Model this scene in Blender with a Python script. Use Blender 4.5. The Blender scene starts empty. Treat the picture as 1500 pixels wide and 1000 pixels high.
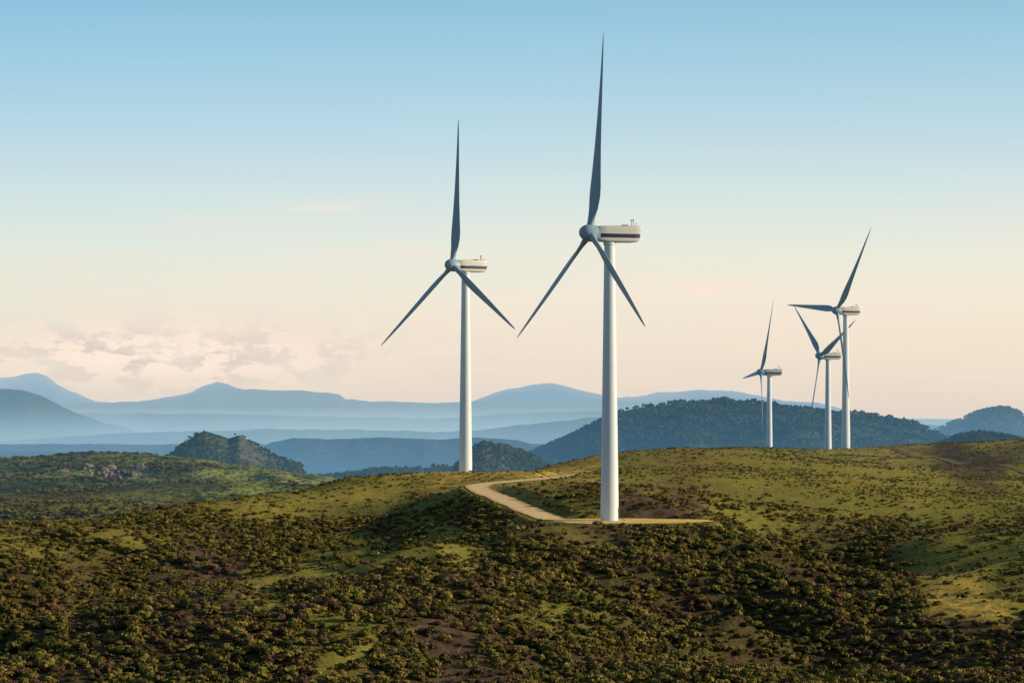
import bpy, bmesh, math, random
import numpy as np
from mathutils import Matrix, Vector
random.seed(4); rng=np.random.default_rng(7)
F=4253.0
scene=bpy.context.scene
scene.view_settings.view_transform='Standard'
scene.view_settings.look='None'; scene.view_settings.exposure=0; scene.view_settings.gamma=1
SUN_EL=math.radians(17); SUN_AZ=math.radians(96)   # azimuth clockwise from +Y (view direction)

# ---------------------------------------------------------------- noise
def _h(ix,iy,s):
    n=(ix*374761393+iy*668265263+s*1442695041)&0xffffffff
    n=((n^(n>>13))*1274126177)&0xffffffff
    n=n^(n>>16)
    return (n&0xffffff)/float(0xffffff)
def vnoise(x,y,s=0):
    x=np.asarray(x,dtype=np.float64);y=np.asarray(y,dtype=np.float64)
    ix=np.floor(x).astype(np.int64);iy=np.floor(y).astype(np.int64)
    fx=x-ix;fy=y-iy
    fx=fx*fx*fx*(fx*(fx*6-15)+10);fy=fy*fy*fy*(fy*(fy*6-15)+10)
    a=_h(ix,iy,s);b=_h(ix+1,iy,s);c=_h(ix,iy+1,s);d=_h(ix+1,iy+1,s)
    return (a+(b-a)*fx)*(1-fy)+(c+(d-c)*fx)*fy
def fbm(x,y,o=4,s=0):
    t=0;a=1;n=0
    for i in range(o):
        t=t+a*(vnoise(x,y,s+i*17)-.5)*2;n+=a;a*=.5
        x,y=(x*.8-y*.6)*2.03+13.1,(x*.6+y*.8)*2.03+7.7
    return t/n
def sstep(a,b,x):
    t=np.clip((x-a)/(b-a),0,1);return t*t*(3-2*t)

# ---------------------------------------------------------------- terrain survey points
def W(px,py,d): return ((px-750)/F*d, d, (600-py)/F*d)
C=[W(*p) for p in [
 # left skyline of the near hill
 (-250,808,560),(0,781,620),(100,768,650),(240,746,700),(330,736,720),(400,722,750),(490,706,800),(600,701,826),(682,697,828),(760,693,850),
 # right, upper hill
 (830,676,930),(900,664,1000),(1000,659,1080),(1060,660,1120),(1150,663,1180),(1240,659,1257),(1300,657,1200),(1400,653,1130),(1500,651,1100),(1750,640,1050),
 (1100,668,1000),(1170,668,960),(1250,676,960),
 # pad and slope behind it
 (893,763,606),(820,764,606),(1020,762,608),(900,770,588),(830,770,588),(980,770,588),(960,736,630),(1000,722,680),(1000,690,800),(900,712,700),(880,690,830),(820,712,700),
 # road
 (812,762,612),(780,750,628),(745,735,655),(715,723,685),(698,714,712),
 (1340,671,1090),(1400,680,1010),(1500,692,930),(1500,682,945),(1400,672,1025),
 # right hill side
 (1250,700,830),(1250,760,690),(1500,720,820),(1500,760,700),(1500,850,560),(1500,930,500),(1500,1000,455),(1750,1000,440),(1750,760,650),
 (1350,800,620),(1350,900,520),(1300,1000,455),(1270,850,570),(1260,900,530),
 # gully
 (1175,800,640),(1190,830,625),(1180,880,592),(1150,940,540),(1100,1000,485),(1060,770,620),
 # spur with scrub
 (900,800,560),(900,900,490),(900,1000,430),(1110,800,572),(1115,850,533),(1080,900,492),(1030,1000,435),(700,850,510),(700,1000,415),
 (780,776,598),(560,818,540),(350,868,490),(100,930,450),(0,960,440),(450,900,455),(450,1000,410),(0,1000,422),(-250,1000,410),
 # hollow behind the spur
 (630,772,680),(520,792,655),(400,820,635),(200,880,590),(0,905,560),(-250,900,530),
 (560,728,750),(300,770,670),(0,830,580),(420,745,720),(150,790,625),
 # left middle hill
 (0,757,1080),(0,722,1350),(0,697,1650),(0,684,1900),(-300,684,1900),(100,678,1900),(200,738,1120),(200,706,1500),(200,673,1900),(350,684,1850),(350,718,1400),(430,692,1750),(470,702,1650),(440,716,1350),
 (100,722,1300),(270,700,1600),
]]
C+=[(-26,592,-33),(-50,572,-38),(-72,548,-41),(-97,518,-44),(56,590,-36.5),(49,545,-42),(36,500,-44.5),
    (-130,710,-34),(-118,690,-31),(-96,780,-34),(-160,720,-36),(-60,810,-24),(-60,850,-34),(-120,850,-46),(-60,950,-42),(-30,960,-40),(-30,1200,-62),(-30,1500,-80),(-30,1900,-88),(-300,950,-50),(-700,1500,-60),
    (60,1200,-32),(60,1500,-62),(60,1900,-85),(154,1417,-33.7),(133,1505,-40.5),(160,1900,-80),(300,1400,-26),(330,1900,-70),(600,1900,-70),(500,1000,-14),
    (-170,1000,-48),(-250,2100,-80),(-120,2100,-85),(-400,2100,-70),(700,600,-25),(-500,600,-35),(500,430,-42),(-300,430,-40),
    (0,340,-47),(60,340,-48),(-60,340,-46),(300,300,-47),(-300,300,-46)]
C=np.array(C)
P=C[:,:2]/500.0
def phi(r2): return 0.5*r2*np.log(r2+1e-12)
NCP=len(P)
d2=((P[:,None]-P[None])**2).sum(-1)
A=np.zeros((NCP+3,NCP+3));A[:NCP,:NCP]=phi(d2)+np.eye(NCP)*2e-5;A[:NCP,NCP]=1;A[:NCP,NCP+1:]=P;A[NCP,:NCP]=1;A[NCP+1:,:NCP]=P.T
sol=np.linalg.solve(A,np.concatenate([C[:,2],[0,0,0]]))
def tps(x,y):
    out=np.empty(x.shape);xf=x.ravel();yf=y.ravel();of=out.ravel()
    for i in range(0,len(xf),60000):
        q=np.stack([np.clip(xf[i:i+60000],-800,800),np.clip(yf[i:i+60000],250,2500)],1)/500.0
        r2=(q*q).sum(1)[:,None]+(P*P).sum(1)[None]-2*q@P.T
        r2=np.maximum(r2,0)
        of[i:i+60000]=phi(r2)@sol[:NCP]+sol[NCP]+q@sol[NCP+1:]
    return np.clip(of.reshape(x.shape),-95,2)

LAY=[ # (silhouette), D, Wf, Wb, relief
 ([(205,760),(240,676),(262,655),(275,644),(288,635),(300,631),(322,636),(335,641),(350,635),(365,645),(385,658),(408,671),(440,684),(480,760)],2650,210,180,5),
 ([(650,760),(665,684),(680,670),(695,657),(708,650),(722,653),(735,653),(760,662),(775,667),(790,674),(810,690),(830,760)],2600,200,160,5),
 ([(-400,694),(400,702),(480,699),(560,689),(640,684),(700,687),(800,692),(900,695),(1500,700)],3000,350,350,5),
 ([(700,720),(760,674),(780,663),(830,643),(855,629),(880,616),(905,605),(930,598),(965,594),(1000,590),(1060,591),(1100,596),(1150,597),(1200,603),(1225,607),(1250,605),(1275,607),(1300,612),(1340,621),(1370,635),(1420,652),(1500,690)],4500,900,700,34),
 ([(1340,700),(1370,652),(1400,640),(1430,634),(1450,635),(1475,639),(1500,645),(1600,650)],3000,260,260,6),
 ([(1300,650),(1360,636),(1385,624),(1420,609),(1445,601),(1462,598),(1478,598),(1490,603),(1510,614),(1600,640)],6200,900,900,30),
 ([(-300,655),(0,661),(90,662),(150,668),(370,668),(395,648),(430,641),(500,643),(560,640),(640,643),(700,640),(760,645),(800,655),(850,668)],5600,420,800,26),
 ([(-300,650),(0,645),(120,638),(200,633),(300,631),(400,628),(520,629),(640,632),(700,630),(780,620),(860,612),(1000,610),(1600,630)],9000,1000,1200,40),
 ([(-300,560),(-60,566),(0,569),(40,572),(62,580),(80,590),(110,603),(150,618),(200,630),(300,650)],11500,1800,1500,60),
 ([(-300,606),(100,604),(300,606),(520,610),(640,612),(700,608),(780,603),(880,601),(1000,603),(1600,620)],13500,1200,1500,40),
 ([(-300,600),(40,598),(90,592),(150,590),(200,588),(262,586),(285,576),(320,571),(370,569),(420,571),(480,574),(498,577),(506,584),(560,588),(640,590),(700,587),(800,586),(880,584),(925,588),(1010,592),(1100,600),(1300,616),(1600,620)],18000,1800,2500,60),
 ([(-300,580),(-60,560),(0,552),(20,551),(38,547),(55,546),(70,551),(82,561),(100,571),(118,578),(140,588),(180,591),(220,585),(250,580),(282,574),(300,564),(318,558),(332,561),(345,567),(390,580),(450,586),(640,592),(690,588),(720,577),(745,569),(780,563),(808,560),(830,566),(860,573),(880,578),(905,583),(935,580),(965,574),(1000,573),(1020,571),(1050,571),(1085,573),(1115,580),(1150,587),(1200,590),(1240,600),(1290,612),(1330,611),(1385,612),(1420,612),(1500,615),(1700,600)],32000,3500,5000,90),
]
def far(x,y):
    ys=np.maximum(y,500.0)
    px=750+F*x/ys
    base=np.interp(ys,[1500,2300,4000,8000,60000],[-85,-98,-145,-200,-225])
    base=base+fbm(x/900,y/900,4,5)*np.interp(ys,[2000,9000,60000],[6,22,25])
    z=base.copy()
    for k,(pts,D,Wf,Wb,rel) in enumerate(LAY):
        p=np.array(pts,float)
        Dp=D*(1+.045*fbm(px/160.0,px*0+k*3.3,2,60+k))
        jag=fbm(px/26.0,px*0+k*5.1,4,90+k)*1.6
        crest=(600-(np.interp(px,p[:,0],p[:,1])+jag))/F*Dp
        t=(ys-Dp);t=np.where(t<0,-t/Wf,t/Wb)
        g=np.exp(-t**1.5)
        rid=1-np.abs(fbm(x/(rel*9.0),y/(rel*16.0),4,30+k))*2.2
        zz=base+(crest-base)*g+rel*(rid-.55)*g*np.minimum(1,(1-g)*3)*np.clip((crest-base)/(rel*4),0,1)
        m=rel*.08
        dlt=(zz-z)/m
        z=z+m*np.where(dlt>25,dlt,np.log1p(np.exp(np.clip(dlt,-30,25))))
    return z
roads=[ [(868,767,602),(835,766,605),(812,762,612),(796,756,620),(780,750,628),(762,742,641),(745,735,655),(730,728,671),(715,723,685),(703,717,700),(699,713,714),(708,709.5,726),(735,706.5,738),(775,703,758),(830,698,800),(870,692,835)],
        [(1250,659.5,1230),(1290,664,1170),(1340,671,1090),(1400,680,1010),(1450,686,968),(1500,692,930),(1560,700,880),(1700,715,820)] ]
def smooth(pts,k=14):
    out=[];p=[np.array(W(*q)) for q in pts];p=[2*p[0]-p[1]]+p+[2*p[-1]-p[-2]]
    for i in range(1,len(p)-2):
        for j in range(k):
            t=j/k
            out.append(.5*((2*p[i])+(p[i+1]-p[i-1])*t+(2*p[i-1]-5*p[i]+4*p[i+1]-p[i+2])*t*t+(3*p[i]-p[i-1]-3*p[i+1]+p[i+2])*t**3))
    out.append(p[-2]);return np.array(out)
RC=[smooth(r) for r in roads]
RZ=[]
for i,r in enumerate(RC):
    z=r[:,2] if i==0 else tps(r[:,0],r[:,1])
    kk=np.ones(9)/9;z2=np.convolve(np.pad(z,4,mode='edge'),kk,'valid');RZ.append(z2)
RC=[r[:,:2] for r in RC]
PADS=[(24.5,603.5,18,15,-23.15),(-13.2,828,13,9,-18.9)]
def near(x,y):
    z=tps(x,y)
    ero=1-np.abs(fbm(x/30,y/60,3,33))*2
    g=fbm(x/34,y/48,3,3)*.9+fbm(x/9,y/9,3,8)*.42
    g=g+ero*np.interp(y,[400,540,630,1200],[2.2,1.8,.3,.1])+fbm(x/62,y/40,2,77)*np.interp(y,[400,540,600],[1.8,1.6,0])
    fade=sstep(380,420,y)*np.interp(y,[400,560,900,1200,2000],[1.2,.9,.6,.8,1.1])
    rk=fbm(x/60,y/90,3,21)*5.*sstep(1250,1450,y)*(1-sstep(1650,1850,y))*(x<0)
    g=g*fade+rk
    sel=(y>540)&(y<1260)&(np.abs(x)<300)
    if sel.any():
        xs=x[sel];ys=y[sel];zs=z[sel];gs=g[sel]
        damp=np.ones(len(xs));ks=[]
        for r,rz,w in zip(RC,RZ,(3.1,3.0)):
            k=np.empty(len(xs));tz=np.empty(len(xs))
            for i in range(0,len(xs),40000):
                a=xs[i:i+40000];b=ys[i:i+40000]
                dd=(a[:,None]-r[None,:,0])**2+(b[:,None]-r[None,:,1])**2
                j=dd.argmin(1);dm=np.sqrt(dd[np.arange(len(a)),j])
                k[i:i+40000]=1-sstep(w+.5,w+4.5,dm);tz[i:i+40000]=rz[j]
                damp[i:i+40000]=np.minimum(damp[i:i+40000],sstep(3,20,dm))
            ks.append((k,tz))
        for (cx,cy,rx,ry,pz) in PADS:
            q=np.sqrt(((xs-cx)/rx)**2+((ys-cy)/ry)**2)
            ks.append((1-sstep(1.0,1.3,q),pz));damp=np.minimum(damp,sstep(1.1,2.3,q))
        gs=np.where(gs>0,gs*damp,gs*(.35+.65*damp))
        zs=zs+gs
        for k,tz in ks: zs=zs*(1-k)+tz*k
        z=z+g
        z[sel]=zs
    else: z=z+g
    return z
def H(x,y):
    x=np.asarray(x,float);y=np.asarray(y,float)
    a=y<2420
    b=y>1950
    zn=np.zeros(x.shape);zf=np.zeros(x.shape)
    if a.any(): zn[a]=near(x[a],y[a])
    if b.any(): zf[b]=far(x[b],y[b])
    w=sstep(1960,2400,y)
    z=zn*(1-w)+zf*w
    k=sstep(-10,290,y)
    z=np.where(y<290,(-3.0)*(1-k)+z*k,z)
    return z
def proj(x,y,z):
    ys=np.maximum(y,50);return 750+F*x/ys,600-F*z/ys
# land cover survey: px,py,scrub,green,gold,bare (soil and painted bank shadow)
COV=np.array([
 (0,790,.55,.8,.15,0),(0,850,1,.1,0,0),(0,960,1,0,0,0),(200,765,.45,.9,.2,0),(200,850,.95,.1,0,.1),(200,950,1,0,0,0),(400,735,.35,1,.3,0),(330,835,.6,0,0,.9),(250,900,.7,.0,0,.7),(150,900,.7,.0,0,.6),
 (420,800,.9,.15,0,.1),(560,720,.3,1,.4,0),(560,770,.6,.7,.1,.1),(650,790,.35,1,.2,.0),(540,812,.3,1,.3,0),(460,838,.3,1,.2,0),(640,700,.1,.6,.9,0),(760,697,.1,.4,1,0),(850,694,.2,.4,.8,0),
 (640,740,.5,.8,.15,.1),(700,760,.7,.5,.1,0),(600,755,.55,.8,.1,0),(450,870,.8,.5,.05,0),(380,862,.3,1,.2,0),(600,860,1,.05,0,0),(600,960,.8,.15,0,.3),(800,850,1,.1,0,0),(800,960,.85,.1,0,.3),(640,955,.4,.1,0,.8),(350,960,.9,.2,0,.1),(520,925,.4,.9,.1,0),(840,900,.5,.8,.1,0),
 (760,715,.2,.8,.4,0),(850,725,.4,.7,.1,.1),(930,742,.3,.1,.1,1),(990,748,.3,.1,.1,1),(1040,740,.35,.8,.2,.1),(1000,800,1,.1,0,0),(1000,900,.95,.1,0,.1),(1100,820,1,.1,0,0),(1100,940,1,.1,0,0),(1170,860,1,0,0,0),
 (950,690,.15,.9,.3,.1),(1000,665,.3,.5,.5,.2),(1100,690,.15,.95,.3,0),(1100,740,.3,.9,.1,0),(1250,690,.12,.95,.35,0),(1250,740,.3,.95,.1,0),(1250,790,.6,.4,.1,.4),(1260,840,.9,.1,0,.4),(1350,700,.12,1,.3,0),(1400,760,.3,1,.1,0),
 (1400,820,.25,1,.2,0),(1410,873,.1,.7,1,0),(1480,850,.35,1,.1,0),(1480,780,.35,1,0,0),(1500,700,.2,1,.15,0),(1400,667,.3,.3,0,1),(1450,674,.3,.2,0,1),(1330,660,.2,.8,.6,.1),(1450,652,.25,.8,.5,0),  # right road cut: bare soil that also paints its dark shadow strip
 (1300,900,.9,.2,0,0),(1400,940,1,.1,0,0),(1250,960,1,.1,0,0),(1500,950,1,.1,0,0)],float)
def cover(x,y,z):
    px,py=proj(x,y,z)
    px=px+fbm(x/14,y/20,3,70)*34;py=py+fbm(x/14+9,y/20,3,75)*16
    out=np.zeros(x.shape+(4,));pf=px.ravel();qf=py.ravel();o=out.reshape(-1,4)
    for i in range(0,len(pf),60000):
        w=((pf[i:i+60000,None]-COV[None,:,0])/1.4)**2+((qf[i:i+60000,None]-COV[None,:,1]))**2
        w=1/(w+60)**2.2
        o[i:i+60000]=(w@COV[:,2:])/w.sum(1)[:,None]
    return out

# ---------------------------------------------------------------- node helpers
def nn(nt,t,**k):
    nd=nt.nodes.new(t)
    for a,b in k.items(): setattr(nd,a,b)
    return nd
def setv(nt,sock,v):
    if isinstance(v,bpy.types.NodeSocket): nt.links.new(v,sock)
    elif isinstance(v,tuple) and len(v)==3 and sock.type=='RGBA': sock.default_value=v+(1,)
    else: sock.default_value=v
def M(nt,op,a,b=0.0,c=None,clamp=False):
    m=nn(nt,'ShaderNodeMath',operation=op);m.use_clamp=clamp
    setv(nt,m.inputs[0],a);setv(nt,m.inputs[1],b)
    if c is not None:setv(nt,m.inputs[2],c)
    return m.outputs[0]
def mix(nt,f,a,b,mode='MIX'):
    m=nn(nt,'ShaderNodeMix',data_type='RGBA',blend_type=mode)
    setv(nt,m.inputs[0],f);setv(nt,m.inputs[6],a);setv(nt,m.inputs[7],b);return m.outputs[2]
def noise(nt,vec,scale,detail=4,rough=.55,dist=0):
    m=nn(nt,'ShaderNodeTexNoise');nt.links.new(vec,m.inputs['Vector']);m.inputs['Scale'].default_value=scale
    m.inputs['Detail'].default_value=detail;m.inputs['Roughness'].default_value=rough;m.inputs['Distortion'].default_value=dist
    return m.outputs['Fac']
def ramp(nt,f,stops,interp='LINEAR'):
    r=nn(nt,'ShaderNodeValToRGB');r.color_ramp.interpolation=interp;e=r.color_ramp.elements
    while len(e)<len(stops): e.new(.5)
    for el,(p,c) in zip(e,stops): el.position=p;el.color=(c if isinstance(c,tuple) else (c,c,c))+(1,)
    nt.links.new(f,r.inputs[0]);return r.outputs[0]
def mr(nt,v,a,b,c=0.,d=1.,smooth=False):
    m=nn(nt,'ShaderNodeMapRange');m.interpolation_type='SMOOTHSTEP' if smooth else 'LINEAR'
    setv(nt,m.inputs[0],v)
    for i,q in enumerate((a,b,c,d)): m.inputs[i+1].default_value=q
    return m.outputs[0]
def newmat(name):
    m=bpy.data.materials.new(name);m.use_nodes=True;nt=m.node_tree;nt.nodes.clear();return m,nt
def srgb(r,g,b):
    return tuple(((v/255+.055)/1.055)**2.4 if v>10 else v/255/12.92 for v in (r,g,b))
def painted_haze(nt,shader):
    """aerial haze painted into the surface as emission, thickening with distance over the land and in the valleys"""
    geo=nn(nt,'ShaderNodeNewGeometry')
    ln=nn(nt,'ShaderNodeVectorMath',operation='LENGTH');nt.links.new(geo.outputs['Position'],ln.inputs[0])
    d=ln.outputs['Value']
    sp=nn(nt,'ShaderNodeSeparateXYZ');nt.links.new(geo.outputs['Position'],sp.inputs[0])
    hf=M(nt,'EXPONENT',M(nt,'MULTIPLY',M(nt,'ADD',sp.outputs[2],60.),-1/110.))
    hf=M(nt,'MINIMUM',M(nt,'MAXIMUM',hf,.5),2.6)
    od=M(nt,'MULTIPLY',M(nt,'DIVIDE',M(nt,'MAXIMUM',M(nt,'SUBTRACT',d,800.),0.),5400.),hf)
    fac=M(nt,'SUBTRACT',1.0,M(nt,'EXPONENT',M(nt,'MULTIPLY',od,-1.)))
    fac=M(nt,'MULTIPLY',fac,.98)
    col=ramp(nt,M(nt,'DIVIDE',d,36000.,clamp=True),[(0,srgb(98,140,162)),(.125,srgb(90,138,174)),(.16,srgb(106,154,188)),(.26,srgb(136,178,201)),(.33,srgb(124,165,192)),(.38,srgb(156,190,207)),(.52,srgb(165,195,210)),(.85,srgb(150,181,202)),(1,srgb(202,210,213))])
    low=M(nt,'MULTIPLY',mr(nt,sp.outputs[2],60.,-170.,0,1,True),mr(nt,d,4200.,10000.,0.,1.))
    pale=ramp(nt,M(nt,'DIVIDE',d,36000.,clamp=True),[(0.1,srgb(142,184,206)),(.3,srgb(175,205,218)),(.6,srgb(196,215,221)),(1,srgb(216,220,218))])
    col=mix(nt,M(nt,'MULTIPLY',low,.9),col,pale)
    em=nn(nt,'ShaderNodeEmission');nt.links.new(col,em.inputs[0])  # haze glow painted onto surfaces by world position, no volume
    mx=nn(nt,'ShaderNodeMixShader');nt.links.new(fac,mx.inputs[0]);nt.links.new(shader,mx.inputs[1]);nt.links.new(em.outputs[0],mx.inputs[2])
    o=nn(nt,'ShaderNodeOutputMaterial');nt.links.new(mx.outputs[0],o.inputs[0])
def bsdf(nt,col,rough=.9,spec=.2,normal=None):
    b=nn(nt,'ShaderNodeBsdfPrincipled');setv(nt,b.inputs['Base Color'],col);setv(nt,b.inputs['Roughness'],rough)
    b.inputs['Specular IOR Level'].default_value=spec
    if normal is not None: nt.links.new(normal,b.inputs['Normal'])
    return b.outputs[0]
def attr(nt,name):
    a=nn(nt,'ShaderNodeAttribute',attribute_name=name);return a.outputs['Fac']
def bump(nt,h,strength,dist):
    b=nn(nt,'ShaderNodeBump');nt.links.new(h,b.inputs['Height']);b.inputs['Strength'].default_value=strength;b.inputs['Distance'].default_value=dist;return b.outputs[0]

# ground
mg,nt=newmat('hillside_ground')
geo=nn(nt,'ShaderNodeNewGeometry');pos=geo.outputs['Position']
n_mid=noise(nt,pos,.22,4,.65);n_fine=noise(nt,pos,1.6,4,.75);n_far=noise(nt,pos,.004,4,.6)
n_tree=noise(nt,pos,.06,3,.75)
earth=ramp(nt,n_fine,[(.3,(.030,.021,.012)),(.55,(.075,.052,.027)),(.75,(.13,.09,.05))])
grass=ramp(nt,n_fine,[(.30,(.06,.075,.014)),(.48,(.24,.245,.036)),(.68,(.50,.43,.08))])
grass=mix(nt,mr(nt,n_mid,.42,.60),grass,mix(nt,n_fine,(.06,.08,.016),(.23,.225,.042)))
gold=ramp(nt,n_fine,[(.25,(.34,.22,.04)),(.6,(.68,.47,.10)),(.8,(.78,.60,.18))])
bare=ramp(nt,n_mid,[(.3,(.06,.035,.025)),(.6,(.17,.105,.075)),(.8,(.27,.18,.14))])
c=mix(nt,M(nt,'ADD',attr(nt,'green'),mr(nt,n_mid,.35,.7,-.3,.3),clamp=True),earth,grass)
c=mix(nt,M(nt,'MULTIPLY',attr(nt,'gold'),mr(nt,n_mid,.35,.55),clamp=True),c,gold)
c=mix(nt,M(nt,'MULTIPLY',attr(nt,'bare'),mr(nt,n_mid,.38,.6),clamp=True),c,bare)
forest=ramp(nt,n_tree,[(.36,(.018,.030,.012)),(.48,(.055,.075,.022)),(.6,(.14,.15,.045)),(.75,(.26,.22,.11))])
forest=mix(nt,mr(nt,n_far,.45,.63),forest,mix(nt,n_tree,(.02,.03,.012),(.07,.09,.03)))
c=mix(nt,attr(nt,'forest'),c,forest)
meadow=ramp(nt,n_tree,[(.38,(.03,.05,.014)),(.47,(.15,.18,.03)),(.62,(.30,.30,.06))])
c=mix(nt,attr(nt,'meadow'),c,meadow)
rock=ramp(nt,n_mid,[(.3,(.05,.045,.04)),(.7,(.20,.17,.15))])
c=mix(nt,attr(nt,'rock'),c,rock)
hsum=M(nt,'ADD',M(nt,'MULTIPLY',n_fine,.35),n_mid)
nb=nn(nt,'ShaderNodeBump');nt.links.new(hsum,nb.inputs['Height']);nb.inputs['Strength'].default_value=.8;nb.inputs['Distance'].default_value=.9
nb2=nn(nt,'ShaderNodeBump');nt.links.new(n_tree,nb2.inputs['Height']);nt.links.new(M(nt,'MULTIPLY',attr(nt,'forest'),.9),nb2.inputs['Strength']);nb2.inputs['Distance'].default_value=9.
nt.links.new(nb.outputs[0],nb2.inputs['Normal'])
painted_haze(nt,bsdf(nt,c,.95,.05,nb2.outputs[0]))

def trackmat(name,cols,edgecol):
    m,nt=newmat(name)
    geo=nn(nt,'ShaderNodeNewGeometry');a=noise(nt,geo.outputs['Position'],.9,5,.7)
    c=ramp(nt,a,[(.3,cols[0]),(.55,cols[1]),(.75,cols[2])])
    e=attr(nt,'edge');c=mix(nt,M(nt,'MULTIPLY',mr(nt,M(nt,'ADD',e,mr(nt,a,.3,.7,-.3,.3)),.6,1.),.85),c,edgecol)
    painted_haze(nt,bsdf(nt,c,.95,.05,bump(nt,a,.4,.08)));return m
m_sand=trackmat('sandy_track',[(.66,.44,.20),(.92,.66,.34),(.95,.77,.47)],(.52,.36,.09))
m_brown=trackmat('brown_track',[(.12,.08,.04),(.24,.16,.09),(.36,.26,.15)],(.12,.11,.03))
mp,nt=newmat('dry_grass_pad')
geo=nn(nt,'ShaderNodeNewGeometry');a=noise(nt,geo.outputs['Position'],.5,6,.7);b=noise(nt,geo.outputs['Position'],.12,3,.6)
c=ramp(nt,a,[(.3,(.52,.34,.05)),(.5,(.84,.57,.10)),(.75,(.90,.68,.20))])
c=mix(nt,mr(nt,b,.5,.62),c,(.85,.63,.30))
painted_haze(nt,bsdf(nt,c,.95,.05,bump(nt,a,.4,.12)))

def paint(name,col,stripe=False,rough=.38):
    m,nt=newmat(name);tc=nn(nt,'ShaderNodeTexCoord');o=tc.outputs['Object']
    a=noise(nt,o,.35,3,.6);mp=nn(nt,'ShaderNodeMapping');mp.inputs['Scale'].default_value=(2.5,2.5,.12);nt.links.new(o,mp.inputs[0])
    s=noise(nt,mp.outputs[0],1.5,4,.7)
    c=mix(nt,mr(nt,a,.35,.7,0,.12),col,tuple(v*.8 for v in col));c=mix(nt,mr(nt,s,.55,.8,0,.2),c,(col[0]*.75,col[1]*.71,col[2]*.63))
    if stripe:
        sp=nn(nt,'ShaderNodeSeparateXYZ');nt.links.new(o,sp.inputs[0])
        z=M(nt,'SUBTRACT',sp.outputs[2],60.);f=M(nt,'MULTIPLY',M(nt,'GREATER_THAN',z,-.95),M(nt,'LESS_THAN',z,-.1))
        f=M(nt,'MULTIPLY',f,M(nt,'GREATER_THAN',sp.outputs[1],-2.6))
        c=mix(nt,f,c,(.012,.025,.075))
    painted_haze(nt,bsdf(nt,c,rough,.4));return m
m_tower=paint('tower_white_paint',(.66,.75,.82));m_nac=paint('nacelle_paint',(.56,.57,.53),True);m_blade=paint('blade_grey_paint',(.26,.39,.48),rough=.5)
m_hub=paint('hub_grey_paint',(.28,.42,.50));m_dark=paint('dark_metal',(.06,.06,.07))

def leafmat(name,cols,lo=.4,hi=1.5):
    m,nt=newmat(name);oi=nn(nt,'ShaderNodeObjectInfo');geo=nn(nt,'ShaderNodeNewGeometry')
    b=noise(nt,geo.outputs['Position'],.045,3,.6);f=M(nt,'ADD',M(nt,'MULTIPLY',oi.outputs['Random'],.55),mr(nt,b,.32,.68,0,.45),clamp=True)
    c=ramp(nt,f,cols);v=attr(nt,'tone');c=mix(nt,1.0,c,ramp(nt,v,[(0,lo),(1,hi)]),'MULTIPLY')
    painted_haze(nt,bsdf(nt,c,.8,.12));return m
m_leaf=leafmat('scrub_foliage',[(0,(.028,.034,.011)),(.25,(.066,.066,.016)),(.42,(.14,.122,.024)),(.58,(.21,.17,.032)),(.7,(.11,.066,.028)),(.84,(.095,.055,.032)),(1,(.25,.21,.038))],.3,1.7)
m_tus=leafmat('heath_tussock',[(0,(.06,.07,.018)),(.4,(.13,.135,.03)),(.7,(.20,.18,.04)),(1,(.12,.085,.035))],.5,1.5)
m_tree=leafmat('tree_foliage',[(0,(.018,.030,.012)),(.4,(.045,.06,.02)),(.7,(.08,.095,.026)),(1,(.13,.14,.04))])
m_bare=leafmat('bare_twigs',[(0,(.12,.075,.055)),(.5,(.19,.12,.09)),(1,(.28,.19,.14))])
mrk,nt=newmat('granite_rock')
geo=nn(nt,'ShaderNodeNewGeometry');a=noise(nt,geo.outputs['Position'],.35,5,.7)
painted_haze(nt,bsdf(nt,ramp(nt,a,[(.3,(.08,.065,.055)),(.6,(.24,.19,.16)),(.8,(.34,.28,.24))]),.9,.1,bump(nt,a,.8,.5)))

# ---------------------------------------------------------------- terrain mesh
def link(o,parent=None):
    scene.collection.objects.link(o)
    if parent: o.parent=parent
    return o
us=np.concatenate([-np.geomspace(2.5,.24,24),np.linspace(-.215,.215,860),np.geomspace(.24,2.5,24)])
ys=np.concatenate([np.linspace(-140,370,30),np.arange(380,900,1.4),np.arange(900,2000,4.),np.geomspace(2000,62000,440)])
U,Y=np.meshgrid(us,ys);X=U*(Y+150)
Z=H(X,Y)
wide=sstep(.26,1.0,np.abs(U));Z=Z*(1-wide*.5)+wide*.5*(-60)*(Y>300)
nr,nc=X.shape
co=np.stack([X,Y,Z],-1).reshape(-1,3)
idx=np.arange(nr*nc).reshape(nr,nc)
fc=np.stack([idx[:-1,:-1],idx[:-1,1:],idx[1:,1:],idx[1:,:-1]],-1).reshape(-1,4)
me=bpy.data.meshes.new('terrain')
me.vertices.add(len(co));me.vertices.foreach_set('co',co.ravel().astype(np.float32))
me.loops.add(fc.size);me.loops.foreach_set('vertex_index',fc.ravel().astype(np.int32))
me.polygons.add(len(fc));me.polygons.foreach_set('loop_start',np.arange(0,fc.size,4,dtype=np.int32))
me.polygons.foreach_set('use_smooth',np.ones(len(fc),dtype=bool))
me.update();me.validate()
cv=np.zeros((nr,nc,4));sel=(Y>370)&(Y<1300)
cv[sel]=cover(X[sel],Y[sel],Z[sel])
fo=sstep(1150,1400,Y);
cv[...,1]=np.where(Y>1000,cv[...,1]*(1-fo)+fo*.5,cv[...,1])
gy=np.gradient(Z,axis=0)/np.maximum(np.gradient(Y,axis=0),.1);gx=np.gradient(Z,axis=1)/np.maximum(np.abs(np.gradient(X,axis=1)),.1)
slope=np.sqrt(gx**2+gy**2)
rockm=sstep(.40,.7,slope+fbm(X/60,Y/60,3,44)*.12)*sstep(1000,1200,Y)*.6*(Y<9000)
pxm,pym=proj(X,Y,Z)
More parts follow.
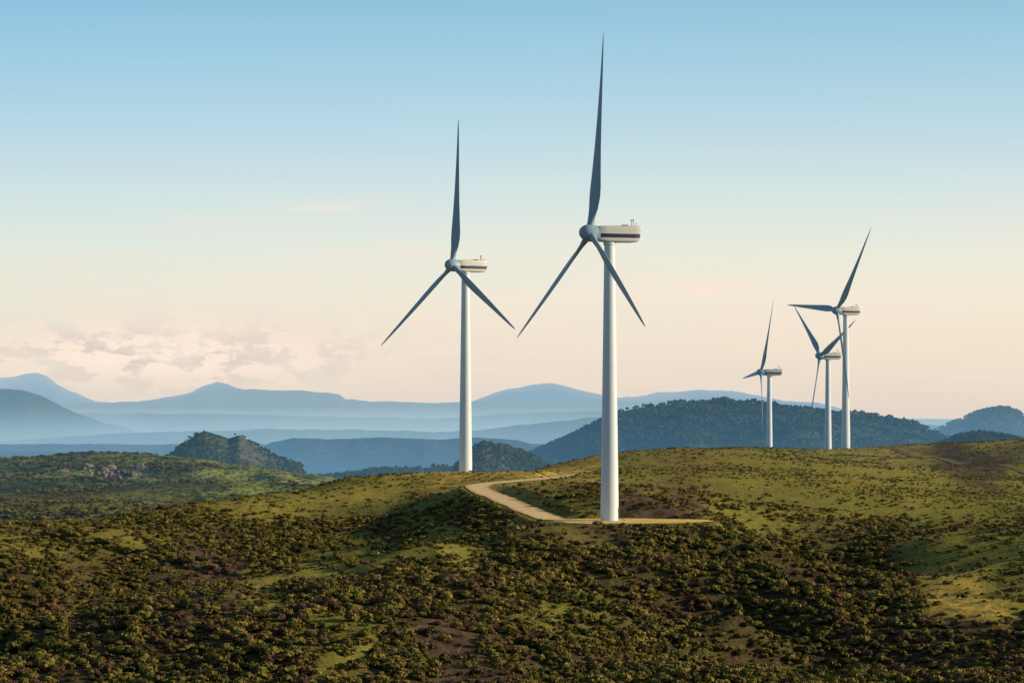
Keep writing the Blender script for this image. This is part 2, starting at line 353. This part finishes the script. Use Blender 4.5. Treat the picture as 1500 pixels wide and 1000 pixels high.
mead=sstep(1100,1300,Y)*(1-sstep(1950,2150,Y))*sstep(-.25,.3,fbm(X/70,Y/110,4,55)+.5*sstep(180,430,pxm)-.1)*(X<0)
for nm,v in (('green',cv[...,1]),('gold',cv[...,2]),('bare',cv[...,3]),('forest',fo),('rock',rockm),('meadow',mead)):
    at=me.attributes.new(nm,'FLOAT','POINT');at.data.foreach_set('value',v.ravel().astype(np.float32))
me.materials.append(mg)
link(bpy.data.objects.new('hilly_terrain',me))

# ---------------------------------------------------------------- roads, pads
def grid_obj(name,xx,yy,zz,mat,edge=None):
    r,c=xx.shape;i=np.arange(r*c).reshape(r,c)
    f=np.stack([i[:-1,:-1],i[:-1,1:],i[1:,1:],i[1:,:-1]],-1).reshape(-1,4)
    m=bpy.data.meshes.new(name);m.from_pydata(np.stack([xx,yy,zz],-1).reshape(-1,3).tolist(),[],f.tolist())
    for p in m.polygons:p.use_smooth=True
    if edge is not None:
        a=m.attributes.new('edge','FLOAT','POINT');a.data.foreach_set('value',edge.ravel().astype(np.float32))
    m.materials.append(mat);return link(bpy.data.objects.new(name,m))
for r,rz,w,mt in zip(RC,RZ,(3.1,1.7),(m_sand,m_brown)):
    tg=np.gradient(r,axis=0);tg/=np.linalg.norm(tg,axis=1)[:,None];nrm=np.stack([tg[:,1],-tg[:,0]],1)
    t=np.linspace(-1,1,9);wv=w*(1+.15*fbm(np.arange(len(r))/9.,np.zeros(len(r)),2,5))
    xx=r[:,0:1]+nrm[:,0:1]*t*wv[:,None];yy=r[:,1:2]+nrm[:,1:2]*t*wv[:,None]
    zz=H(xx,yy)+.14
    grid_obj('dirt_road',xx,yy,zz,mt,np.abs(t)[None]*np.ones((len(r),1)))
for (cx,cy,rx,ry,pz) in PADS:
    th=np.linspace(0,2*math.pi,97);rr=np.linspace(0.01,1,12)
    wob=1+.06*np.sin(3*th+1)+.05*np.sin(5*th)+.02*np.sin(13*th+2)+.015*np.sin(21*th)
    xx=cx+rx*.96*rr[:,None]*np.cos(th)*wob;yy=cy+ry*.96*rr[:,None]*np.sin(th)*wob
    grid_obj('gravel_pad',xx,yy,H(xx,yy)+.09,mp)

# ---------------------------------------------------------------- turbines
def mesh_rings(name,rings,mat,cap=True,close=True,smooth_=True):
    bm=bmesh.new();vs=[[bm.verts.new(p) for p in r] for r in rings]
    k=len(rings[0])
    for a,b in zip(vs[:-1],vs[1:]):
        for i in range(k): bm.faces.new((a[i],a[(i+1)%k],b[(i+1)%k],b[i]))
    if cap:
        bm.faces.new(vs[0][::-1]);bm.faces.new(vs[-1])
    bmesh.ops.recalc_face_normals(bm,faces=bm.faces)
    m=bpy.data.meshes.new(name);bm.to_mesh(m);bm.free()
    for p in m.polygons:p.use_smooth=True
    m.set_sharp_from_angle(angle=math.radians(32))
    m.materials.append(mat);return m
def ring(r,z,k=40): return [(r*math.cos(2*math.pi*i/k),r*math.sin(2*math.pi*i/k),z) for i in range(k)]
def tower_mesh():
    R=lambda z:1.92+(1.12-1.92)*(z/58.2)
    rr=[(2.35,-2.0),(2.35,.18),(R(0),.181)]
    for fz in (16,32,46):
        rr+=[(R(fz-.06),fz-.06),(R(fz)+.025,fz-.055),(R(fz)+.025,fz+.055),(R(fz+.06),fz+.06)]
    rr+=[(R(57.5),57.5),(1.3,57.55),(1.3,58.25)]
    return mesh_rings('tower',[ring(r,z,64) for r,z in rr],m_tower)
def nacelle_mesh():
    rings=[]
    prof=[(-3.15,.9,-.95,.95),(-3.05,1.25,-1.35,1.25),(-2.5,1.5,-1.65,1.5),(-1.0,1.62,-1.82,1.58),(2.0,1.68,-1.86,1.62),(5.2,1.64,-1.82,1.68),(6.4,1.56,-1.72,1.68),(6.68,1.45,-1.55,1.58),(6.74,1.3,-1.35,1.42)]
    for y,hw,b,t in prof:
        r=[]
        for i in range(40):
            a=2*math.pi*(i+.5)/40;ca,sa=math.cos(a),math.sin(a);e=.25
            x=hw*abs(ca)**e*(1 if ca>=0 else -1);z=(abs(sa)**e*(1 if sa>=0 else -1))
            zc=(b+t)/2+(t-b)/2*z
            sl=(t-zc)*-.2*max(0,min(1,(y-3.5)/3))
            r.append((x,y+sl,60+zc))
        rings.append(r)
    return mesh_rings('nacelle',rings,m_nac)
def blade_mesh(R=42.0):
    rings=[]
    tab=[(0.9,1.55,1.0,30),(2.0,1.55,1.0,30),(3.2,1.7,.85,30),(5.0,2.3,.52,29),(7.5,2.95,.34,26),(9.5,3.05,.27,23),(13,2.75,.23,18),(18,2.25,.21,13),(24,1.75,.19,9),(30,1.3,.18,6),(35,.95,.17,4),(39,.62,.17,3),(41,.36,.17,2),(41.8,.16,.2,2),(42,.05,.3,2)]
    for z,ch,th,tw in tab:
        r=[];b=math.radians(tw)
        circ=max(0,min(1,(5.0-z)/3.0))
        for i in range(20):
            a=2*math.pi*i/20
            xc=.5*ch*math.cos(a);ycir=.5*ch*th*math.sin(a)
            s=(1-math.cos(a))/2
            x=xc+ch*.18*(1-circ)
            y=ycir*(circ+(1-circ)*(.28+.72*s))
            yb=-.9*(z/42.)**2
            X_=x*math.cos(b)-y*math.sin(b);Y_=x*math.sin(b)+y*math.cos(b)
            r.append((X_,Y_+yb,z))
        rings.append(r)
    return mesh_rings('blade',rings,m_blade)
def spinner_mesh():
    prof=[(1.5,1.35),(1.35,1.68),(.2,1.8),(-.9,1.7),(-1.6,1.36),(-2.1,.9),(-2.35,.42),(-2.42,.05)]
    return mesh_rings('spinner',[[(r*math.cos(2*math.pi*i/32),y,r*math.sin(2*math.pi*i/32)) for i in range(32)] for y,r in prof],m_hub)
def mast_mesh():
    bm=bmesh.new()
    def cyl(x,y,z0,z1,r):
        bmesh.ops.create_cone(bm,cap_ends=True,segments=8,radius1=r,radius2=r,depth=z1-z0,matrix=Matrix.Translation((x,y,(z0+z1)/2)))
    def bx(x,y,z,sx,sy,sz):
        bmesh.ops.create_cube(bm,size=1,matrix=Matrix.Translation((x,y,z))@Matrix.Diagonal((sx,sy,sz,1)))
    cyl(-.6,5.6,61.55,62.9,.06);cyl(.6,4.7,61.55,62.8,.06);bx(-.6,5.6,62.95,.35,.4,.12);bx(.6,4.7,62.82,.12,.5,.18)
    bx(0,3.4,61.75,1.0,1.2,.2);cyl(0,6.0,61.55,62.4,.05)
    m=bpy.data.meshes.new('weather_mast');bm.to_mesh(m);bm.free();m.materials.append(m_dark);return m
def door_mesh():
    bm=bmesh.new()
    def bx(x,y,z,sx,sy,sz): bmesh.ops.create_cube(bm,size=1,matrix=Matrix.Translation((x,y,z))@Matrix.Diagonal((sx,sy,sz,1)))
    bx(0,-1.93,1.9,.9,.08,2.1)
    for i in range(4): bx(0,-2.3-.28*i,.85-.2*i,1.1,.28,.07)
    bx(-.55,-2.75,1.1,.05,1.0,.05);bx(.55,-2.75,1.1,.05,1.0,.05)
    m=bpy.data.meshes.new('tower_door');bm.to_mesh(m);bm.free();m.materials.append(m_dark);return m
MT,MN,MB,MS,MM,MD=tower_mesh(),nacelle_mesh(),blade_mesh(),spinner_mesh(),mast_mesh(),door_mesh()
def turbine(px,d,hub_py,theta,a0,basez=None):
    X0=(px-750)/F*d;hz=(600-hub_py)/F*d
    e=bpy.data.objects.new('wind_turbine',None);link(e)
    e.location=(X0,d,hz-60);e.rotation_euler=(0,0,-math.radians(theta))
    for nm,m in (('tower',MT),('nacelle',MN),('weather_mast',MM),('tower_door',MD)):
        o=bpy.data.objects.new(nm,m);link(o,e)
        if nm=='tower_door':o.rotation_euler=(0,0,math.radians(150))
    T=Matrix.Translation((0,-4.4,60))@Matrix.Rotation(math.radians(-5.5),4,'X')
    s=bpy.data.objects.new('spinner',MS);link(s,e);s.matrix_local=T
    for i in range(3):
        b=bpy.data.objects.new('blade_%d'%(i+1),MB);link(b,e)
        b.matrix_local=T@Matrix.Rotation(math.radians(a0+120*i),4,'Y')
turbine(893,606,342,69.8,-.5)
turbine(682,828,389,57.2,-2.6)
turbine(1239,1245,455,65.8,35)
turbine(1213,1417,521,71.1,67)
turbine(1127,1505,545,83.0,26)

# ---------------------------------------------------------------- vegetation
def tri_cloud(name,quads,tones,mat):
    v=np.array(quads).reshape(-1,3);k=len(quads)
    m=bpy.data.meshes.new(name);m.from_pydata(v.tolist(),[],[[4*i,4*i+1,4*i+2,4*i+3] for i in range(k)])
    a=m.attributes.new('tone','FLOAT','POINT');a.data.foreach_set('value',np.repeat(np.array(tones,dtype=np.float32),4))
    m.materials.append(mat);return bpy.data.objects.new(name,m)
def shrub(name,mat,seed,nl=190,leaf=.17,lob=5,flat=.85,trunk=False,jit=.3):
    r=np.random.default_rng(seed);q=[];t=[]
    cs=[(r.normal(0,.34),r.normal(0,.34),.25+r.random()*.35*flat,.35+r.random()*.25) for _ in range(lob)]+[(0,0,.42,.62)]*2
    if trunk:
        cs=[(c[0],c[1],c[2]+.75,c[3]) for c in cs]+[(0,0,1.7,.45)]
    for i in range(nl):
        c=cs[r.integers(len(cs))]
        d=r.normal(size=3);d/=np.linalg.norm(d);d[2]=abs(d[2])*.9-(.35 if trunk else .12)
        rad=c[3]*(.88+.16*r.random())
        p=np.array(c[:3])+d*rad*np.array([1,1,.8 if not trunk else .95])
        if p[2]<.02 :p[2]=.02
        nrm=d+r.normal(size=3)*jit;nrm/=np.linalg.norm(nrm)
        a=np.cross(nrm,r.normal(size=3));a/=np.linalg.norm(a);b=np.cross(nrm,a)
        s=leaf*(.6+.8*r.random())
        q.append([p-a*s-b*s*.6,p+a*s-b*s*.5,p+a*s*.7+b*s,p-a*s*.6+b*s*.8]);t.append(float(np.clip(.05+.75*p[2]+r.normal()*.18,0,1)))  # lower leaves darker, higher ones lighter: gap shade put into the colour
    if trunk:
        for k in range(6):
            a0=k*math.pi/3;a1=(k+1)*math.pi/3;w=.08
            q.append([np.array([w*math.cos(a0),w*math.sin(a0),-.2]),np.array([w*math.cos(a1),w*math.sin(a1),-.2]),np.array([w*.6*math.cos(a1),w*.6*math.sin(a1),1.1]),np.array([w*.6*math.cos(a0),w*.6*math.sin(a0),1.1])]);t.append(.1)
    return tri_cloud(name,q,t,mat)
def twiggy(name,mat,seed):
    r=np.random.default_rng(seed);q=[];t=[]
    for i in range(170):
        a=r.random()*6.28;el=.3+r.random()*1.2;b=np.array([r.normal()*.15,r.normal()*.15,0]);d=np.array([math.cos(a)*math.cos(el),math.sin(a)*math.cos(el),math.sin(el)])
        l0=.5*r.random();l=l0+.25+.35*r.random();p0=b+d*l0;p1=b+d*l+r.normal(size=3)*.15;s=np.cross(d,r.normal(size=3));s=s/np.linalg.norm(s)*.022
        q.append([p0-s,p0+s,p1+s*.6,p1-s*.6]);t.append(r.random())
    return tri_cloud(name,q,t,mat)
def rock(name,seed):
    r=np.random.default_rng(seed);bm=bmesh.new();bmesh.ops.create_icosphere(bm,subdivisions=3,radius=1)
    pl=[(lambda v:v/np.linalg.norm(v))(r.normal(size=3)) for _ in range(14)];ds=.55+.35*r.random(14)
    for v in bm.verts:
        p=np.array(v.co)
        for n_,d_ in zip(pl,ds):
            k=p@n_-d_
            if k>0:p=p-n_*k
        p=p*(1+.06*r.normal());v.co=Vector((p[0]*1.2,p[1],p[2]*.9+.2))
    m=bpy.data.meshes.new(name);bm.to_mesh(m);bm.free();m.materials.append(mrk);return bpy.data.objects.new(name,m)
def coll(name,objs):
    c=bpy.data.collections.new(name)
    for o in objs:c.objects.link(o)
    return c
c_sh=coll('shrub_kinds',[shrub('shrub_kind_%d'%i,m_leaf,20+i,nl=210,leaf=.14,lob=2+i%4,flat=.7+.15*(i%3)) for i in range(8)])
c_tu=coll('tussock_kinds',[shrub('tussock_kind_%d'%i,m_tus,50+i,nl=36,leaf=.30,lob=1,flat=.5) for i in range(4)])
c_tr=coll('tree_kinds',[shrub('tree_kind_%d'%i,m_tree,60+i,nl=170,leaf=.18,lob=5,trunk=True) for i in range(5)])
c_bs=coll('bare_kinds',[twiggy('bare_kind_%d'%i,m_bare,80+i) for i in range(4)])
c_rk=coll('rock_kinds',[rock('rock_kind_%d'%i,90+i) for i in range(4)])
def scatter(name,pts,scl,c,k):
    m=bpy.data.meshes.new(name);N=len(pts);m.vertices.add(N);m.vertices.foreach_set('co',pts.ravel().astype(np.float32))
    a=m.attributes.new('scl','FLOAT_VECTOR','POINT');a.data.foreach_set('vector',scl.ravel().astype(np.float32))
    rot=np.stack([rng.normal(0,.08,N),rng.normal(0,.08,N),rng.random(N)*6.283],1)
    a=m.attributes.new('rot','FLOAT_VECTOR','POINT');a.data.foreach_set('vector',rot.ravel().astype(np.float32))
    a=m.attributes.new('kind','INT','POINT');a.data.foreach_set('value',rng.integers(0,k,N).astype(np.int32))
    o=bpy.data.objects.new(name,m);link(o)
    g=bpy.data.node_groups.new(name+'_gn','GeometryNodeTree')
    g.interface.new_socket('Geometry',in_out='INPUT',socket_type='NodeSocketGeometry');g.interface.new_socket('Geometry',in_out='OUTPUT',socket_type='NodeSocketGeometry')
    gi=g.nodes.new('NodeGroupInput');go=g.nodes.new('NodeGroupOutput');ip=g.nodes.new('GeometryNodeInstanceOnPoints');ci=g.nodes.new('GeometryNodeCollectionInfo')
    ci.inputs['Collection'].default_value=c;ci.inputs['Separate Children'].default_value=True;ci.inputs['Reset Children'].default_value=True
    g.links.new(gi.outputs[0],ip.inputs['Points']);g.links.new(ci.outputs[0],ip.inputs['Instance']);ip.inputs['Pick Instance'].default_value=True
    for nm,dt,sk in (('scl','FLOAT_VECTOR','Scale'),('rot','FLOAT_VECTOR','Rotation'),('kind','INT','Instance Index')):
        na=g.nodes.new('GeometryNodeInputNamedAttribute');na.data_type=dt;na.inputs['Name'].default_value=nm
        g.links.new([s for s in na.outputs if s.enabled][0],ip.inputs[sk])
    g.links.new(ip.outputs[0],go.inputs[0])
    md=o.modifiers.new('scatter','NODES');md.node_group=g
def cand(N,y0,y1,umax=.2,umin=None):
    y=np.sqrt(rng.random(N)*(y1*y1-y0*y0)+y0*y0);u=(rng.random(N)*2-1)*umax if umin is None else umin+rng.random(N)*(umax-umin)
    return u*y,y
def onroad(x,y):
    bad=np.zeros(len(x),bool)
    for r,w in zip(RC,(3.9,3.0)):
        for i in range(0,len(x),40000):
            dx=x[i:i+40000,None]-r[None,:,0];dy=y[i:i+40000,None]-r[None,:,1]
            dy=np.where(dy<0,dy*.32,dy)      # verge kept low on the downhill side
            bad[i:i+40000]|=(dx*dx+dy*dy).min(1)<w*w
    for (cx,cy,rx,ry,pz) in PADS: bad|=(((x-cx)/(rx+.6))**2+((y-cy+4)/(ry+6.))**2)<1
    return bad
def mkscrub(name,N,y0,y1,smin,smax,pw,hs=.95):
    x,y=cand(N,y0,y1);z=H(x,y);cvx=cover(x,y,z);s=cvx[:,0]
    patch=.5+1.1*fbm(x/12,y/17,3,110)
    keep=(rng.random(N)<np.clip(s**pw*(.62+.9*patch)+.0,0,1))&~onroad(x,y)
    x,y,z,s=x[keep],y[keep],z[keep],s[keep]
    big=1+.35*fbm(x/18,y/25,2,115)
    r=(smin+(smax-smin)*rng.random(len(x))**2)*(.5+.5*s)*big
    sc=np.stack([r,r,r*hs*(.8+.4*rng.random(len(x)))],1)
    scatter(name,np.stack([x,y,z-.05],1),sc,c_sh,8)
    return len(x)
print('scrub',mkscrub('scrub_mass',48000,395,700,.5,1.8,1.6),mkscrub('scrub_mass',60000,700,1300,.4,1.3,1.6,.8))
# tussocks and low heath in the grass
x,y=cand(120000,560,1260);z=H(x,y);cvx=cover(x,y,z)
pch=fbm(x/22,y/30,4,140)+.5*fbm(x/5,y/7,2,150)
keep=(rng.random(len(x))<np.clip(.26+.9*pch,0,1)*np.clip(1.15-cvx[:,0],0,1)*(1-.8*cvx[:,2]))&~onroad(x,y)
x,y,z=x[keep],y[keep],z[keep];s=.22+.45*rng.random(len(x))**2
print('tussock',len(x));scatter('grass_tussock_mass',np.stack([x,y,z-.02],1),np.stack([s,s,s*.75],1),c_tu,4)
# bare bushes: a few everywhere, thickets on the bare patches
x,y=cand(9000,400,760);z=H(x,y);cb=cover(x,y,z)[:,3]
keep=(rng.random(len(x))<.016+.35*sstep(.3,.8,cb)*(x/y<.02))&~onroad(x,y);x,y=x[keep],y[keep];s=.6+1.1*rng.random(len(x))**2
print('bare',len(x));scatter('bare_bush_mass',np.stack([x,y,H(x,y)],1),np.stack([s,s,s*.85],1),c_bs,4)
# left middle hill, with bushes and rocks
x,y=cand(22000,1000,2050,.0,-.2);z=H(x,y);k=(fbm(x/40,y/60,4,120)+.22*rng.normal(size=len(x))-.25*sstep(-.13,-.07,x/y)>.12);x,y,z=x[k],y[k],z[k]
s=.6+1.8*rng.random(len(x))**2;scatter('bush_mass',np.stack([x,y,z-.1],1),np.stack([s,s,s*.8],1),c_sh,8)
def cluster(cx,cy,m_,sx,sy): return cx+rng.normal(size=m_)*sx,cy+rng.normal(size=m_)*sy
xs=[];yy_=[]
for (px,d,m_,sx) in ((172,1600,26,6),(150,1640,10,8),(60,1600,6,10),(365,1480,4,8)):
    a,b=cluster((px-750)/F*d,d,m_,sx,10);xs.append(a);yy_.append(b)
x=np.concatenate(xs);y=np.concatenate(yy_);s=.8+1.8*rng.random(len(x))**1.5
scatter('rock_outcrop',np.stack([x,y,H(x,y)],1),np.stack([s*1.3,s,s],1),c_rk,4)
# distant woods
def woods(N,y0,y1,u0,u1,s0,s1,thr):
    x,y=cand(N,y0,y1,u1,u0);z=H(x,y);k=(fbm(x/90,y/140,4,130)+.2*rng.normal(size=N)>thr);x,y,z=x[k],y[k],z[k]
    s=s0+(s1-s0)*rng.random(len(x));return np.stack([x,y,z-.3],1),np.stack([s,s,s*.9],1)
pp=[woods(16000,3500,4750,.0,.16,2.,4.,.05),woods(6000,2350,2750,-.125,-.06,.8,1.9,-.15),woods(5000,2350,2700,-.03,.02,.8,1.9,-.1),woods(4000,2700,3050,.14,.19,1.2,2.4,-.1),
    woods(5000,5400,6400,.135,.2,2.5,4.5,0),woods(7000,2600,3100,-.08,.03,1.4,3.,-.05)]
# wooded crest
x=(1045+rng.random(420)*95-750)/F*4500;y=4500+rng.normal(size=420)*70;x=x*y/4500;s=3+3.5*rng.random(420)*(.4+.6*np.abs(np.sin((x/4500*F)/13.)))
pp.append((np.stack([x,y,H(x,y)-.3],1),np.stack([s,s,s],1)))
scatter('distant_tree_mass',np.concatenate([p[0] for p in pp]),np.concatenate([p[1] for p in pp]),c_tr,5)
# bushes on near left skyline
x=np.array([(px-750)/F*d for px,d in ((243,698),(140,660),(70,640),(312,716),(265,700),(12,618))]);y=np.array([698,660,640,716,700,618.])
s=np.array([1.5,1.,1.,.9,1.1,1.2]);scatter('bare_bush_mass',np.stack([x,y,H(x,y)],1),np.stack([s*1.2,s*1.2,s],1),c_bs,4)

# ---------------------------------------------------------------- world
w=bpy.data.worlds.new('World');scene.world=w;w.use_nodes=True;nt=w.node_tree;nt.nodes.clear()
sky=nn(nt,'ShaderNodeTexSky',sky_type='NISHITA');sky.sun_disc=False;sky.sun_elevation=SUN_EL;sky.sun_rotation=SUN_AZ;sky.altitude=600;sky.air_density=1;sky.dust_density=.3;sky.ozone_density=2.5
tc=nn(nt,'ShaderNodeTexCoord');sp=nn(nt,'ShaderNodeSeparateXYZ');nt.links.new(tc.outputs['Generated'],sp.inputs[0])
az=M(nt,'ARCTAN2',sp.outputs[0],sp.outputs[1]);el=sp.outputs[2]
E=lambda y:max(0,(600-y)/F)/.2
grad=ramp(nt,M(nt,'DIVIDE',el,.2,clamp=True),[(0,srgb(226,213,203)),(E(560),srgb(234,220,204)),(E(500),srgb(240,227,208)),(E(440),srgb(241,233,215)),(E(370),srgb(232,235,222)),(E(280),srgb(211,228,228)),(E(190),srgb(187,217,230)),(E(90),srgb(164,206,227)),(E(0),srgb(145,194,221)),(1,srgb(112,170,210))])
tint=ramp(nt,mr(nt,az,-.2,.2),[(0,(.93,.98,1.0)),(.5,(1,1,1)),(1,(1.03,1.01,.98))])
grad=mix(nt,1.,grad,tint,'MULTIPLY')
cmb=nn(nt,'ShaderNodeCombineXYZ');nt.links.new(az,cmb.inputs[0]);nt.links.new(M(nt,'MULTIPLY',el,2.2),cmb.inputs[1])
cn=noise(nt,cmb.outputs[0],60,8,.6);cm2=nn(nt,'ShaderNodeCombineXYZ');nt.links.new(az,cm2.inputs[0]);nt.links.new(M(nt,'MULTIPLY',el,9.),cm2.inputs[1]);ch=noise(nt,cm2.outputs[0],14,5,.6)
def gm(u0,wu,v0,wv):
    a=M(nt,'POWER',M(nt,'ABSOLUTE',M(nt,'DIVIDE',M(nt,'SUBTRACT',az,u0),wu)),2.);b=M(nt,'POWER',M(nt,'ABSOLUTE',M(nt,'DIVIDE',M(nt,'SUBTRACT',el,v0),wv)),2.)
    return M(nt,'EXPONENT',M(nt,'MULTIPLY',M(nt,'ADD',a,b),-1.))
m1=gm(-.118,.066,.0195,.0098);m2=gm(-.063,.022,.0695,.0022);m3=gm(.060,.020,.0405,.0028);m4=gm(-.02,.3,.034,.03)
shade=M(nt,'MULTIPLY',mr(nt,noise(nt,cmb.outputs[0],34,6,.6),.38,.55,smooth=True),M(nt,'MULTIPLY',m1,.85))
grad=mix(nt,shade,grad,srgb(220,201,198))
cf=M(nt,'MULTIPLY',mr(nt,cn,.44,.53,smooth=True),M(nt,'MULTIPLY',m1,1.3),clamp=True)
grad=mix(nt,cf,grad,srgb(254,234,216))
grad=mix(nt,M(nt,'MULTIPLY',M(nt,'MULTIPLY',m2,mr(nt,ch,.35,.6)),.7),grad,srgb(240,232,222))
grad=mix(nt,M(nt,'MULTIPLY',M(nt,'MULTIPLY',m3,mr(nt,cn,.40,.55)),.9),grad,srgb(254,232,212))
grad=mix(nt,M(nt,'MULTIPLY',M(nt,'MULTIPLY',m4,mr(nt,ch,.42,.66)),.42),grad,srgb(250,229,210))
bg1=nn(nt,'ShaderNodeBackground');nt.links.new(sky.outputs[0],bg1.inputs[0]);bg1.inputs[1].default_value=.10
bg2=nn(nt,'ShaderNodeBackground');nt.links.new(grad,bg2.inputs[0]);bg2.inputs[1].default_value=1.
side=mr(nt,M(nt,'ABSOLUTE',az),.3,.75,smooth=True)
fk=M(nt,'MAXIMUM',mr(nt,el,.17,.34,smooth=True),side)
ms=nn(nt,'ShaderNodeMixShader');nt.links.new(fk,ms.inputs[0]);nt.links.new(bg2.outputs[0],ms.inputs[1]);nt.links.new(bg1.outputs[0],ms.inputs[2])
wo=nn(nt,'ShaderNodeOutputWorld');nt.links.new(ms.outputs[0],wo.inputs[0])

sd=bpy.data.lights.new('sun','SUN');sd.energy=5.0;sd.angle=math.radians(.5);sd.color=(1,.81,.54)
so=bpy.data.objects.new('sun',sd);link(so)
tos=Vector((math.sin(SUN_AZ)*math.cos(SUN_EL),math.cos(SUN_AZ)*math.cos(SUN_EL),math.sin(SUN_EL)))
so.rotation_euler=tos.to_track_quat('Z','Y').to_euler()

cd=bpy.data.cameras.new('camera');cam=bpy.data.objects.new('camera',cd);link(cam)
cam.rotation_euler=(math.radians(90),0,0);cd.sensor_width=36;cd.lens=36*F/1500;cd.shift_y=100/1500
cd.clip_start=1;cd.clip_end=200000;scene.camera=cam
